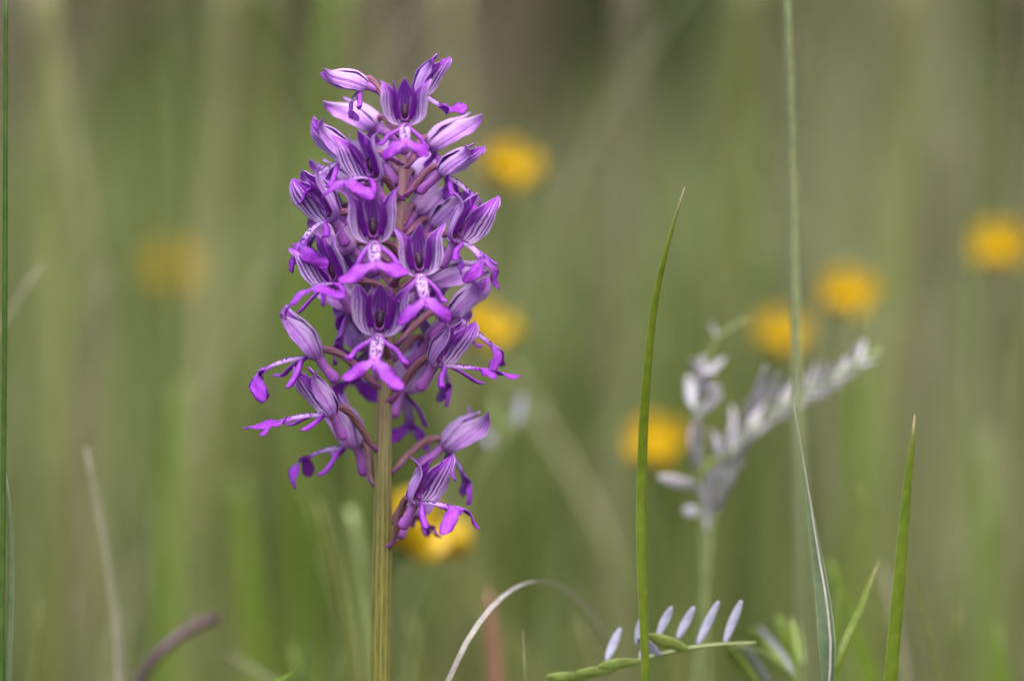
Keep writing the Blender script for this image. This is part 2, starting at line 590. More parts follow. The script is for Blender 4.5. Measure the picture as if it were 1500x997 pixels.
field('dead_grass', M['dry'], 3000, 1.25, 2.3,
      lambda r, x, y: (0.24 + 0.36 * r.random()) * (0.8 + 0.12 * y), lambda r: 0.0012 + 0.0024 * r.random(),
      lambda r, x, y: clip01(0.35 + 0.5 * n1(x, y) + r.normal(0, 0.15)), None,
      'dry brownish straw among the blurred meadow grass', 'dry grass', bend=0.4, dens=lambda x, y: clip01(-0.15 + 0.2 * clip01(x * 4) + 2.4 * n3(x * 2.6, y * 0.4)), seed=33)
field('wispy_grass', M['meadow'], 420, 0.20, 0.75,
      lambda r, x, y: 0.16 + 0.24 * r.random(), lambda r: 0.0005 + 0.0011 * r.random(),
      lambda r, x, y: clip01(0.66 + 0.3 * n2(x * 2, y) + r.normal(0, 0.22)), None,
      'wispy blurred grass close behind the orchid, thickest near the thin dark stalk', 'grass', bend=0.28,
      dens=lambda x, y: 0.9 if x < -0.055 * (1 + y) else (0.45 if x > 0.05 else 0.18), seed=57)
field('short_turf', M['meadow'], 6500, -0.12, 1.7,
      lambda r, x, y: 0.035 + 0.06 * r.random(), lambda r: 0.0010 + 0.0014 * r.random(),
      lambda r, x, y: clip01(0.55 + 0.5 * n2(x, y) + r.normal(0, 0.15)), None,
      'short green turf covering the ground under the taller grass', 'turf', bend=0.5, seed=44)

# ------------------------------------------------------------------ the orchid
MM = 0.001
ORCHID_BASE = Vector((P(557, 997, 0).x - 0.002, 0.0, 0.0))
orchid = empty('orchid', ORCHID_BASE)
tag(orchid, 'purple orchid with a dense spike of helmet-shaped flowers on an olive stem', 'orchid')

stem_px = [(557, 997), (558, 900), (560, 800), (561, 700), (563, 600), (566, 540), (572, 470), (580, 390), (586, 320), (590, 260), (591, 215), (588, 180)]
def stem_at(py):
    ys = [q[1] for q in stem_px][::-1]; xs = [q[0] for q in stem_px][::-1]
    return float(np.interp(py, ys, xs))

def make_stem():
    pts = [np.array([0, 0, 0.0])]
    for px, py in stem_px:
        pts.append(np.array(P(px, py, 0.0) - ORCHID_BASE))
    pts.insert(1, (pts[0] + pts[1]) / 2 + np.array([0.0012, 0, 0]))
    mb = MB()
    def rad(t):
        return prof([(0, 0.0019), (0.55, 0.00146), (0.72, 0.00146), (0.80, 0.0012), (0.90, 0.00072), (1, 0.0005)], t)
    mb.tube(pts, rad, nv=70, na=64, ridges=11, amp=0.035, twist=0.12, tone=lambda a, t: 0.5 + 0.5 * math.cos(11 * (a + 0.12 * t)))
    return mb.build('stem', M['stem'], orchid)
make_stem()

def flower_matrix(loc, yaw, pitch, roll, s):
    ya, pi_, ro = R(yaw), R(pitch), R(roll)
    F0 = Vector((math.sin(ya), -math.cos(ya), 0)); U0 = Vector((0, 0, 1))
    F = F0 * math.cos(pi_) + U0 * math.sin(pi_)
    U = U0 * math.cos(pi_) - F0 * math.sin(pi_)
    X = F.cross(U)
    U2 = U * math.cos(ro) - X * math.sin(ro)
    X2 = F.cross(U2)
    m = Matrix((X2, F, U2)).transposed() * (MM * s)
    m = m.to_4x4(); m.translation = loc
    return m

def make_flower(px, py, Y, yaw, pitch=0, roll=0, s=1.0, lip=(15, 45), attach=0, shut=0.0, spread=1.0, lobe=45, droop=25, seed=0,
                arm=(55, 30), curl=0.0, side_attach=None, dorsal_up=0.0, lipk=1.0):
    r = random.Random(seed * 17 + 5)
    J = lambda k: r.uniform(-k, k)
    loc = P(px, py, Y / 1000.0) - ORCHID_BASE
    mat = flower_matrix(loc, yaw, pitch, roll, s)
    inv = mat.inverted()
    # ---- the flower's own mesh: its twisted ovary, from the stem to the hood
    ax = stem_at(attach)
    rad_px = float(np.interp(attach, [160, 300, 500, 800], [5, 9, 13, 14.5]))
    ya = R(yaw) if side_attach is None else R(side_attach)
    A = P(ax, attach, 0) - ORCHID_BASE
    out = Vector((math.sin(ya), -math.cos(ya), 0))
    A = A + out * (rad_px * 0.75e-4)
    B = loc + (mat.to_3x3() @ Vector((0, 0.45, -0.35)))
    L = (B - A).length
    back = (mat.to_3x3() @ Vector((0, -1, 0.05))).normalized()
    p1 = A + out * L * 0.22 + Vector((0, 0, L * 0.22))
    p2 = B + back * L * 0.30
    bez = []
    for i in range(8):
        t = i / 7
        bez.append(A * (1 - t) ** 3 + p1 * 3 * t * (1 - t) ** 2 + p2 * 3 * t * t * (1 - t) + B * t ** 3)
    toL = lambda w: np.array(inv @ w)
    mb = MB()
    purple_o = clip01(1.0 - (attach - 380) / 330.0)
    mb.tube([toL(q) for q in bez], [(0, 0.40), (0.15, 0.42), (0.5, 0.50), (0.85, 0.48), (1, 0.50)], nv=20, na=36, ridges=6, amp=0.13, twist=3.2,
            tone=lambda a, t: 0.30 + 0.5 * purple_o + 0.3 * t)
    fl = mb.build('flower', M['ovary'], orchid)
    fl.matrix_local = mat
    # ---- bract at the foot of the ovary
    mb = MB()
    d0 = unit(np.array(inv.to_3x3() @ (out * 0.8 + Vector((0, 0, 0.7)))))
    a0 = toL(A - out * 0.0004)
    sd = unit(np.cross(d0, np.array(inv.to_3x3() @ Vector((0, 0, 1))) + 0.01))
    bl = 2.6 + r.random()
    nrm = unit(np.array(inv.to_3x3() @ Vector((0, 0, -1))))
    mb.strip([a0 + nrm * 0.4, a0 + d0 * bl * 0.5 + nrm * 0.55, a0 + d0 * bl + nrm * 0.5], sd, [(0, 1.0), (0.4, 0.85), (1, 0.03)], nv=8, nu=7, phi=0.9, thick=0.12)
    mb.build('bract', M['bract'], fl)
    # ---- hood: two lateral sepals, a dorsal sepal, two petals
    k = 1 - shut
    ZT = [(0, -1.4), (0.10, -1.15), (0.25, 0.0), (0.45, 1.9), (0.65, 3.6), (0.85, 5.0), (1, 6.0)]
    RX = [(0, 0.45), (0.10, 1.50), (0.25, 2.25), (0.45, 2.35), (0.65, 2.35), (0.85, 2.6), (1, 3.25)]
    YL = [(0, 0.9), (0.10, 1.25), (0.25, 1.8), (0.45, 2.55), (0.65, 3.35), (0.85, 4.0), (1, 4.1)]
    YD = [(0, 0.55), (0.10, 0.1), (0.25, -0.15), (0.45, 0.15), (0.65, 1.15), (0.85, 2.6), (1, 3.2)]
    def sm(tab, t):
        xs = [q[0] for q in tab]
        return 0.25 * prof(tab, max(0, t - 0.05)) + 0.5 * prof(tab, t) + 0.25 * prof(tab, min(1, t + 0.05)) if 0.02 < t < 0.98 else prof(tab, t)
    sq = spread * r.uniform(0.98, 1.24) * (0.62 + 0.38 * k)
    hz = r.uniform(0.90, 1.06)
    inside = lambda t: (0, sm(YL, t), sm(ZT, t))
    def sepal(th0, dth, tipv, jr, fr):
        rs = r.random() * 6
        def fn(u, t):
            t0 = (0.34 if fr else 0.44) + 0.36 * shut
            w = 1.0 if t < t0 else max(0.0, 1 - ((t - t0) / (1 - t0)) ** (2.5 if fr else 1.6)) ** (0.85 if fr else 1.0)
            w = max(w, 0.015)
            th = R(th0 + dth * w * u)
            rx, yl, yd, z = sm(RX, t) * sq, sm(YL, t), sm(YD, t), sm(ZT, t)
            ry = yl - yd
            x = rx * math.sin(th); y = yl - ry * math.cos(th)
            if abs(th) > math.pi / 2:                      # front edges flare a little instead of closing
                e = abs(th) - math.pi / 2
                x = math.copysign(rx * (1 + 0.50 * e * (0.45 + 0.55 * min(1, t * 2.2)) * k), th); y = yl + max(0.9, ry * 0.5) * math.sin(e)
            q = np.array([x, y, z * hz if z > 0 else z])
            kt = max(0.0, (t - 0.55) / 0.45)
            q = q + np.array(tipv) * kt ** 2 + np.array([math.sin(th), -math.cos(th), 0]) * (0.24 * u * u * math.sin(8 * t + rs) * min(1, t * 2) + 0.07 * u ** 4 * math.sin(26 * t + 2 * rs))
            # the strip is a little fluted along its veins and cups along its length
            q = q + np.array([math.sin(th), -math.cos(th), 0]) * (0.05 * math.sin(11 * u + rs) * min(1, t * 3) - jr * 0.22 * math.sin(math.pi * t) * (abs(u) ** 2))
            return np.array([0, 1.0, -1.2]) + (q - np.array([0, 1.0, -1.2])) * 1.0
        return fn
    for sg in (-1, 1):
        tipv = (sg * (J(0.5) + 0.6 + curl * r.uniform(0.5, 1.4)), J(0.6) - 0.4 - 0.9 * curl, J(0.5) - 0.1 * curl)
        fr = 1 if sg > 0 else -1
        tone = lambda u, t, fr=fr: clip01(0.02 - 1.1 * u * fr + 0.9 * (t - 0.55)) * clip01((t - 0.02) * 5)
        mb = MB()
        mb.surf(sepal(sg * (88 + J(4)), 64, tipv, 1.0, fr), 26, 17, 0.15, tone=tone, inside=inside)
        mb.build('sepal', [M['sep_o'], M['sep_i']], fl)
    mb = MB()
    fn0 = sepal(0, 40, (J(0.4), -0.9 * dorsal_up + J(0.3), 0.3 * dorsal_up + J(0.3)), -1.0, 0)
    mb.surf(lambda u, t: fn0(u, t) + np.array([0, -0.10, 0.05]), 24, 15, 0.15, tone=lambda u, t: clip01(0.8 - 0.35 * abs(u)), inside=inside)
    mb.build('sepal', [M['sep_o'], M['sep_i']], fl)
    for sg in (-1, 1):
        mb = MB()
        j = J(0.25)
        kk = 0.6 + 0.4 * k
        mb.strip([(sg * 0.9, 1.0, -0.2), (sg * 1.35 * kk, 1.5, 1.3), (sg * 1.5 * kk, 2.5, 2.9), (sg * (1.45 + j) * kk, 3.4, 4.2), (sg * (1.5 + j * 1.8) * kk, 3.6 + J(.5), 5.3 + J(0.5))],
                 (-1, sg * 0.55, 0), [(0, 0.5), (0.3, 0.6), (0.6, 0.48), (0.8, 0.27), (1, 0.03)], nv=14, nu=9, phi=0.5, thick=0.14, ruffle=0.15, rseed=r.random() * 6)
        mb.build('petal', M['petal'], fl)
    # ---- column: maroon anther cavity with a pale ridge, stigma rim below
    mb = MB()
    mb.blob((0, 0.75, 1.1), (0.80, 0.5, 1.30), 0, 14, 10)
    mb.blob((0, 1.22, 1.2), (0.08, 0.09, 0.5), 2, 8, 6)
    for sg in (-1, 1):
        mb.tube([(sg * 0.12, 1.25, 2.15), (sg * 0.52, 1.2, 1.85), (sg * 0.66, 1.2, 1.0), (sg * 0.62, 1.3, 0.1), (sg * 0.3, 1.4, -0.45), (0, 1.42, -0.55)],
                [(0, 0.08), (0.4, 0.09), (0.75, 0.16), (1, 0.24)], nv=12, na=8, slot=1)
    mb.build('column', [M['anther'], M['stigma'], M['pollen']], fl)
    # ---- lip
    a_s, a_e = R(lip[0]), R(lip[1])
    lk = (0.7 if shut > 0.5 else 1.0) * lipk
    n_mid = 10
    Lm = 5.9 * lk * (1 + J(0.05))
    pos = np.array([0, 1.35, -1.0]); mid = [pos.copy()]
    for i in range(n_mid):
        t = (i + 0.5) / n_mid
        an = a_s + (a_e - a_s) * t ** 1.5
        pos = pos + np.array([0, math.cos(an), -math.sin(an)]) * Lm / n_mid
        mid.append(pos.copy())
    mb = MB()
    def tmid(u, t):
        return clip01(0.05 + 1.25 * max(0, t - 0.62) / 0.38 + 0.55 * max(0, abs(u) - 0.55) / 0.45 + (0.5 * (1 - t / 0.10) if t < 0.1 else 0))
    mb.strip(mid, (1, 0, 0), [(0, 0.85), (0.15, 1.10), (0.5, 0.98), (0.8, 0.92), (1.0, 0.95)], nv=18, nu=11, phi=-0.75, thick=0.22, slots=(0, 0), tone=tmid, ruffle=0.06, rseed=r.random() * 6)
    E = mid[-1]
    an = a_e
    fw = np.array([0, math.cos(an), -math.sin(an)]); up = np.array([0, math.sin(an), math.cos(an)]); X = np.array([1.0, 0, 0])
    for sg in (-1, 1):
        la = R(lobe + 6 + J(8)); dl = R(droop + J(10)); ll = (4.9 + J(0.6)) * lk; lw = r.uniform(0.85, 1.25)
        p0 = E - fw * 0.75 + X * sg * 0.1
        d1 = fw * math.cos(la * 0.9) + X * sg * math.sin(la * 0.9)
        d2 = fw * math.cos(la) * math.cos(dl) + X * sg * math.sin(la) - up * math.sin(dl)
        d3 = fw * math.cos(la * 1.15) * math.cos(dl * 1.5) + X * sg * math.sin(la * 1.15) - up * math.sin(dl * 1.5) + up * J(0.5)
        p1 = p0 + d1 * ll * 0.36; p2 = p1 + d2 * ll * 0.34; p3 = p2 + unit(d3) * ll * 0.34
        sdv = unit(np.cross(d2, up))
        mb.strip([p0, p1, p2, p3], sdv, lambda t: lw * (1 + 0.07 * math.sin(23 * t + 9 * lw)) * (0.5 + 0.5 * math.sin(min(1, t / 0.62) * math.pi / 2)) * (1 if t < 0.62 else math.sqrt(max(0, 1 - ((t - 0.62) / 0.39) ** 2.4))) + 0.02,
                 nv=18, nu=11, phi=r.uniform(-0.5, 0.15), thick=0.12, tone=lambda u, t: clip01(0.78 + 0.5 * t), ruffle=0.34, rseed=r.random() * 6)
    mb.strip([E - fw * 0.5, E + fw * 0.4, E + fw * (1.1 + J(.2)) + up * 0.15], X, [(0, 0.35), (0.5, 0.22), (1, 0.03)], nv=7, nu=5, phi=-0.3, thick=0.2, tone=lambda u, t: 1.0)
    # arms
    for sg in (-1, 1):
        ia = 1
        p0 = mid[ia] + X * sg * 0.35
        aa, ad = R(arm[0] + J(12)), R(arm[1] + J(15))
        an0 = a_s
        f0 = np.array([0, math.cos(an0), -math.sin(an0)]); u0 = np.array([0, math.sin(an0), math.cos(an0)])
        d1 = f0 * 0.7 + X * sg * 0.75 - u0 * 0.3
        d2 = f0 * math.cos(aa) * math.cos(ad) + X * sg * math.sin(aa) - u0 * math.sin(ad)
        d3 = f0 * math.cos(aa * 0.6) * math.cos(ad) + X * sg * math.sin(aa * 0.7) - u0 * math.sin(ad * 1.4)
        p1 = p0 + unit(d1) * 1.1; p2 = p1 + unit(d2) * 2.0 * lk; p3 = p2 + unit(d3) * 1.6 * lk; p4 = p3 + unit(d3 + u0 * r.uniform(-0.2, 1.3)) * 0.75 * lk
        mb.strip([p0, p1, p2, p3, p4], unit(np.cross(d2, u0)), lambda t: 0.50 * (0.8 + 0.35 * t) * (1 if t < 0.8 else math.sqrt(max(0, 1 - ((t - 0.8) / 0.21) ** 2.2))) + 0.02,
                 nv=16, nu=7, phi=-0.9, thick=0.26, tone=lambda u, t: clip01(0.72 + 0.4 * abs(u) + 0.2 * t))
    # tufts of dark papillae on the pale middle
    mid_s = spline(mid, 40)
    for q in range(44):
        t = r.uniform(0.06, 0.86); uu = r.gauss(0, 0.42)
        uu = max(-0.85, min(0.85, uu))
        c = mid_s[int(t * 39)]
        tt = unit(mid_s[min(39, int(t * 39) + 1)] - mid_s[max(0, int(t * 39) - 1)])
        nn = np.cross(X, tt); nn = nn if nn[2] > 0 else -nn
        wq = 0.8
        c = c + X * uu * wq * 0.95 + nn * (0.13 - 0.30 * uu * uu)
        sz = r.uniform(0.07, 0.16)
        mb.blob(c, (sz, sz * r.uniform(1, 1.7), sz * 0.9), 1, 6, 4, axes=np.array([X, tt, nn]))
    mb.build('lip', [M['lip'], M['tuft']], fl)
    # ---- spur
    mb = MB()
    jb, jz = J(0.5), J(0.5)
    mb.tube([(0, 0.75, -0.9), (0, 0.45, -1.9), (0.1, 0.0 + jb * 0.4, -3.3), (0.15, -0.5 + jb, -4.7 + jz * 0.6), (0.2, -0.6 + 1.3 * jb, -5.6 + jz)],
            lambda t: 0.72 * (1 if t < 0.86 else math.sqrt(max(0.02, 1 - ((t - 0.86) / 0.145) ** 2))) * (1.12 - 0.22 * math.sin(min(1, t * 1.3) * math.pi) + 0.02), nv=20, na=14, slot=0)
    mb.build('spur', M['spur'], fl)
    return fl

FL = [
    # px, py, Y(mm), yaw, pitch, roll, scale, dict
    (533, 113, 0, -82, -50, 0, 0.92, dict(attach=178, shut=0.7, lip=(-12, 40), spread=0.95)),
    (609, 127, -2, 64, -8, 0, 0.86, dict(attach=185, shut=0.3, lip=(15, 35), droop=-20, lobe=60, lipk=0.9)),
    (552, 172, 8, -118, -36, 0, 1.0, dict(attach=200, shut=0.2, curl=0.5)),
    (593, 173, -9, 2, 4, 3, 0.86, dict(attach=222, lip=(36, 52), lobe=62)),
    (512, 220, 2, -76, -20, 0, 1.0, dict(attach=240, curl=0.8, lip=(0, 30), lipk=1.1)),
    (628, 200, 6, 108, -36, 0, 1.0, dict(attach=245, shut=0.3, curl=0.3)),
    (646, 240, -1, 76, -32, 0, 0.94, dict(attach=288, shut=0.3, lip=(-6, 22), curl=0.7, lipk=1.05)),
    (551, 252, -8, -36, -4, -6, 1.0, dict(attach=292, lip=(-18, 34), lobe=62, curl=0.6, lipk=1.1)),
    (492, 308, -3, -58, -10, -6, 1.05, dict(attach=338, lip=(5, 70), curl=0.9, lipk=1.1)),
    (547, 343, -11, 2, 5, -3, 1.0, dict(attach=378, lip=(38, 50), lobe=68, arm=(35, 30))),
    (496, 406, -7, -32, 0, -14, 1.02, dict(attach=432, lip=(-8, 30), lobe=60, curl=0.8, dorsal_up=0.6, lipk=1.15)),
    (613, 392, -10, 9, 5, 0, 0.94, dict(attach=418, lip=(44, 58), curl=0.4)),
    (664, 340, -6, 52, -8, 8, 1.0, dict(attach=372, lip=(4, 58), curl=0.9, lipk=1.1)),
    (630, 318, 4, 92, -24, 0, 0.95, dict(attach=350, shut=0.3, curl=0.7)),
    (634, 398, 6, 104, -50, 0, 1.04, dict(attach=425, shut=0.3)),
    (660, 447, 3, 80, -22, 0, 1.0, dict(attach=508, shut=0.15, lip=(14, 22), curl=1.3, lipk=1.25)),
    (556, 478, -11, 0, 5, 4, 1.04, dict(attach=522, lip=(38, 60), lobe=44, arm=(55, 15))),
    (633, 520, -4, 60, -12, 0, 1.05, dict(attach=588, lip=(-12, -4), lobe=32, droop=8, curl=0.8, lipk=1.2)),
    (624, 492, 8, 100, -24, 0, 0.98, dict(attach=528, shut=0.3, lip=(30, 60), lipk=1.1)),
    (470, 508, -1, -84, -14, 0, 1.06, dict(attach=568, lip=(-14, 30), shut=0.1, droop=50, lipk=1.3)),
    (491, 592, -5, -68, -12, 0, 1.02, dict(attach=660, lip=(-14, 8), lobe=26, droop=5, curl=0.9, lipk=1.14)),
    (586, 560, 9, 150, -14, 0, 1.0, dict(attach=580, lip=(40, 70), lipk=1.1)),
    (530, 642, 5, -104, 0, 0, 1.05, dict(attach=712, lip=(4, 34), droop=45, lipk=1.25)),
    (648, 640, 6, 108, -30, 0, 1.04, dict(attach=695, curl=0.9, lip=(20, 40))),
    (603, 722, -5, 54, -6, 4, 1.02, dict(attach=802, lip=(-10, 12), droop=45, curl=0.6, lipk=1.12)),
    (598, 742, 8, 118, -10, 0, 0.9, dict(attach=770, lip=(25, 35), lipk=0.65)),
    (548, 500, 9, -140, -10, 0, 1.0, dict(attach=545, lip=(30, 60), lipk=1.1)),
    (520, 352, 5, -104, -26, 0, 1.05, dict(attach=388, shut=0.1, curl=0.5)),
    (530, 268, 6, -106, -34, 0, 1.05, dict(attach=312, shut=0.1, curl=0.5)),
    (608, 300, 8, 140, -30, 0, 0.95, dict(attach=330, shut=0.1, curl=0.5)),
    (565, 230, 9, -150, -30, 0, 0.95, dict(attach=262, shut=0.1, curl=0.5)),
    (545, 395, 8, -145, -24, 0, 1.0, dict(attach=420, curl=0.5)),
    (598, 440, 8, 140, -20, 0, 1.0, dict(attach=470, curl=0.5)),
    (500, 300, 7, -100, -20, 0, 1.0, dict(attach=345, curl=0.7)),
    (606, 250, 9, 150, -34, 0, 0.9, dict(attach=275, shut=0.2)),
    (522, 436, 6, -110, -28, 0, 1.05, dict(attach=465, lip=(30, 60))),
]
for i, (px, py, Y, yaw, pitch, roll, s, kw) in enumerate(FL):
    make_flower(px, py, Y, yaw, pitch, roll + random.uniform(-4, 4), s * 1.02, seed=i + 1, **kw)
#DETAILS
# ------------------------------------------------------------------ grass blades, stalks and leaves near the orchid
def scl(Y):
    return (DIST + Y) / DIST * 1e-4

def blade(name, path, widths, mat, label, cat='grass blade', phi=0.5, face=0.0, group=None, ground=True, tube=False, nv=40, nu=7, foot=None, ridges=0, twist=0.0):
    """path: (px, py, Y) from the tip down to where it leaves the picture; then on down to the ground"""
    pts = [np.array(P(*q)) for q in path]
    ws = [w * scl(q[2]) * 0.5 for w, q in zip(widths, path)]
    if ground:
        e = pts[-1]; d = unit(pts[-1] - pts[-2])
        dz = max(0.35, -d[2])
        k = min(0.5, abs(e[2]) / dz * 0.6)
        side = d * k
        g = np.array([e[0] + side[0] * 0.5, e[1] + side[1] * 0.5, ground_z(e[0], e[1]) - 0.003])
        if foot is not None:
            g = np.array([foot[0], foot[1], ground_z(*foot) - 0.003])
        pts.append((e + g) / 2 + np.array([side[0] * 0.12, side[1] * 0.12, 0])); ws.append(ws[-1] * 0.95)
        pts.append(g); ws.append(ws[-1] * 0.8)
    pts, ws = pts[::-1], ws[::-1]
    L = np.concatenate([[0], np.cumsum([np.linalg.norm(b - a) for a, b in zip(pts, pts[1:])])])
    tab = [(l / L[-1], w) for l, w in zip(L, ws)]
    mb = MB()
    if tube:
        mb.tube(pts, tab, nv=nv, na=14 if not ridges else 28, ridges=ridges, amp=0.06, tone=lambda a, t: 0.5)
    else:
        s0 = np.array([math.cos(R(face)), math.sin(R(face)), 0])
        s1 = np.array([math.cos(R(face + twist)), math.sin(R(face + twist)), 0])
        m = len(pts)
        sides = [tuple(s0 + (s1 - s0) * k / (m - 1)) for k in range(m)]
        mb.strip(pts, sides, tab, nv=nv, nu=nu, phi=phi, thick=max(0.00016, ws[len(ws) // 2] * 0.14))
    o = mb.build(name, mat, offset=pts[0])
    tag(o, label, cat, group, 'thing')
    return o

G = {}
G['beige'] = m_grass('grass_beige', (0.26, 0.25, 0.16), (0.36, 0.34, 0.24), 0.3, 0.3)
G['stalk'] = m_grass('stalk_green', (0.080, 0.098, 0.030), (0.118, 0.135, 0.048), 0.3, 0.1, rough=0.7)
G['fresh'] = m_grass('grass_fresh', (0.110, 0.165, 0.007), (0.165, 0.230, 0.012), 0.75, 0.3, tipcol=(0.45, 0.30, 0.19), tip_at=0.99)
G['deep'] = m_grass('grass_deep', (0.050, 0.105, 0.012), (0.080, 0.145, 0.022), 0.6, 0.25)
G['blue'] = m_grass('grass_bluish', (0.085, 0.130, 0.055), (0.130, 0.175, 0.085), 0.5, 0.2)
G['pale'] = m_grass('grass_pale', (0.42, 0.38, 0.33), (0.60, 0.55, 0.52), 0.25, 0.3)
G['straw'] = m_grass('grass_straw', (0.19, 0.195, 0.075), (0.27, 0.265, 0.12), 0.3, 0.3)
G['red'] = m_grass('grass_reddish', (0.22, 0.095, 0.070), (0.30, 0.15, 0.105), 0.3, 0.25)
G['plum'] = m_grass('stalk_plum', (0.045, 0.024, 0.026), (0.095, 0.052, 0.055), 0.4, 0.0)
G['olive'] = m_grass('grass_olive', (0.13, 0.150, 0.030), (0.20, 0.210, 0.055), 0.3, 0.35)
G['lime'] = m_grass('grass_lime', (0.13, 0.215, 0.010), (0.19, 0.290, 0.022), 0.3, 0.4)
G['silver'] = m_grass('leaflet_silver', (0.34, 0.34, 0.49), (0.50, 0.49, 0.63), 0.15, 0.25)
G['grey'] = m_grass('leaflet_grey_lilac', (0.48, 0.45, 0.52), (0.68, 0.63, 0.70), 0.15, 0.3)
G['leaf'] = m_grass('leaflet_green', (0.14, 0.20, 0.030), (0.22, 0.29, 0.055), 0.2, 0.3)
G['leafstalk'] = m_grass('leaf_stalk', (0.17, 0.22, 0.07), (0.27, 0.31, 0.13), 0.2, 0.1)
G['mauve'] = m_grass('grass_mauve', (0.13, 0.11, 0.070), (0.20, 0.165, 0.115), 0.2, 0.35)

# in focus
blade('blade_of_grass', [(1003, 274, -.004), (990, 318, -.004), (972, 385, -.004), (958, 460, -.003), (948, 560, -.002), (942, 680, 0), (941, 800, 0), (944, 900, 0), (947, 1000, 0)],
      [1.5, 6, 10, 13, 16, 18, 18.5, 16.5, 14], G['fresh'], 'tall fresh green grass blade bowing beside the orchid, with a brown tip', phi=-0.7, face=25, nv=60)
blade('blade_of_grass', [(1340, 607, 0), (1337, 650, 0), (1331, 700, 0), (1327, 745, 0), (1321, 820, 0), (1314, 900, 0), (1306, 1000, 0)],
      [2, 9, 15, 16, 20, 22, 23], G['fresh'], 'short straight bright green grass blade with a scarred tip, away from the orchid', phi=-0.6, face=15, nv=50)
blade('tall_grass', [(9, -30, -.004), (8, 200, -.003), (7, 450, -.002), (5, 700, 0), (2, 1000, 0)], [6, 7, 8, 8, 8], G['deep'],
      'thin dark green grass stalk running the full height at the picture edge', 'grass stalk', tube=True, nv=50)
blade('blade_of_grass', [(8, 690, 0), (12, 730, 0), (15, 800, 0), (14, 900, 0), (10, 1000, 0)], [1.5, 6, 10, 12, 12], G['blue'],
      'narrow grey-green grass blade hugging the dark thin stalk', phi=-0.7, face=-20)
blade('blade_of_grass', [(888, 940, .055), (868, 905, .05), (838, 872, .04), (805, 854, .028), (775, 853, .018), (745, 867, .010), (715, 895, .004), (685, 937, 0), (655, 1000, 0)],
      [3, 5.5, 7, 8, 8.5, 8.5, 8, 8, 8], G['pale'], 'pale withered grass blade curled over in an arch', phi=0.4, face=10, nv=60)
folded = blade('blade_of_grass', [(1163, 588, .004), (1170, 640, .004), (1180, 705, .004), (1190, 775, .003), (1203, 860, .002), (1212, 950, 0), (1214, 1000, 0)],
      [1.5, 4, 7, 14, 24, 29, 18], G['blue'], 'folded grey-green grass blade with a pale edge and hair-thin tip', phi=0.7, face=-8, nv=60)
edge = blade('pale_margin', [(1163, 588, .0035), (1172, 650, .0035), (1184, 720, .0035), (1197, 800, .002), (1212, 890, 0), (1217, 960, -.001), (1214, 1000, -.001)],
      [1.2, 2, 2.5, 3, 3.5, 3.5, 3], G['pale'], 'thin whitish blade edge lying along the folded grey-green blade', phi=0.4, face=20, nv=50)
edge.parent = folded
edge.location = edge.location - folded.location
for k_ in ('label', 'category', 'kind'):
    if k_ in edge: del edge[k_]
blade('blade_of_grass', [(1287, 822, .012), (1276, 850, .010), (1262, 888, .006), (1245, 925, .003), (1228, 965, 0), (1213, 1000, 0)], [2, 8, 12, 15, 16, 16], G['fresh'],
      'slanting green grass blade crossing the foot of the folded blade', phi=-0.6, face=10)
blade('tall_grass', [(1152, -30, -.026), (1158, 120, -.030), (1163, 300, -.036), (1167, 480, -.046), (1170, 620, -.062), (1176, 800, -.085), (1182, 1010, -.11)],
      [14, 14, 14, 14, 13, 12, 11], G['stalk'], 'tall blurred grey-green grass stalk rising past the yellow blooms', 'grass stalk', tube=True, nv=60, foot=(0.028, -0.14))
blade('grass_spikelet', [(766, 922, .006), (767, 950, .006), (769, 1000, .006)], [1.2, 3, 4], G['straw'], 'tiny pale grass spikelet tip just poking up from below', 'grass spikelet', tube=True, nv=24)
# a little out of focus
blade('blade_of_grass', [(126, 655, .05), (138, 715, .05), (153, 790, .05), (165, 870, .05), (173, 940, .05), (177, 1010, .05)], [4, 8, 9, 10, 11, 11], G['beige'],
      'blurred straw-coloured blade leaning near the curled plum stalk', phi=0.5)
blade('withered_stalk', [(320, 903, .065), (300, 910, .065), (275, 922, .063), (250, 940, .06), (228, 962, .06), (208, 990, .06), (196, 1015, .06)], [17, 19, 18, 17, 17, 16, 15], G['plum'],
      'dark plum-brown withered stalk nodding over near the bottom', 'stalk', tube=True)
blade('blade_of_grass', [(62, 385, .07), (40, 415, .07), (15, 455, .07), (-25, 520, .07)], [3, 5, 6, 6], G['beige'], 'short pale blurred blade slanting in beside the dark thin stalk')
blade('blade_of_grass', [(716, 862, .09), (719, 900, .09), (723, 950, .09), (728, 1010, .09)], [6, 16, 20, 22], G['red'], 'blurred reddish-brown blade tip behind the pale arching blade')
blade('blade_of_grass', [(466, 735, .09), (480, 790, .09), (495, 850, .09), (508, 920, .09), (522, 1010, .09)], [6, 11, 12, 13, 14], G['olive'], 'soft olive blade leaning towards the orchid stem')
blade('blade_of_grass', [(512, 742, .10), (522, 780, .10), (534, 840, .10), (545, 920, .10), (552, 1010, .10)], [12, 13, 10, 10, 10], G['leafstalk'], 'soft pale-tipped blade tucked close behind the orchid stem')
blade('blade_of_grass', [(1254, 710, .06), (1283, 752, .06), (1312, 797, .06), (1337, 845, .06), (1355, 910, .06), (1372, 1010, .06)], [4, 6, 7, 7, 7, 8], G['olive'],
      'dry blurred blade arching behind the short bright green blade')
blade('blade_of_grass', [(1212, 820, .08), (1232, 870, .08), (1255, 930, .08), (1282, 1010, .08)], [6, 15, 18, 19], G['lime'], 'blurred lime blade behind the slanting green blade')
blade('blade_of_grass', [(1140, 900, .05), (1150, 930, .05), (1165, 975, .05), (1170, 1010, .05)], [8, 13, 14, 14], G['lime'], 'blurred lime blade beside the tall stalk foot')
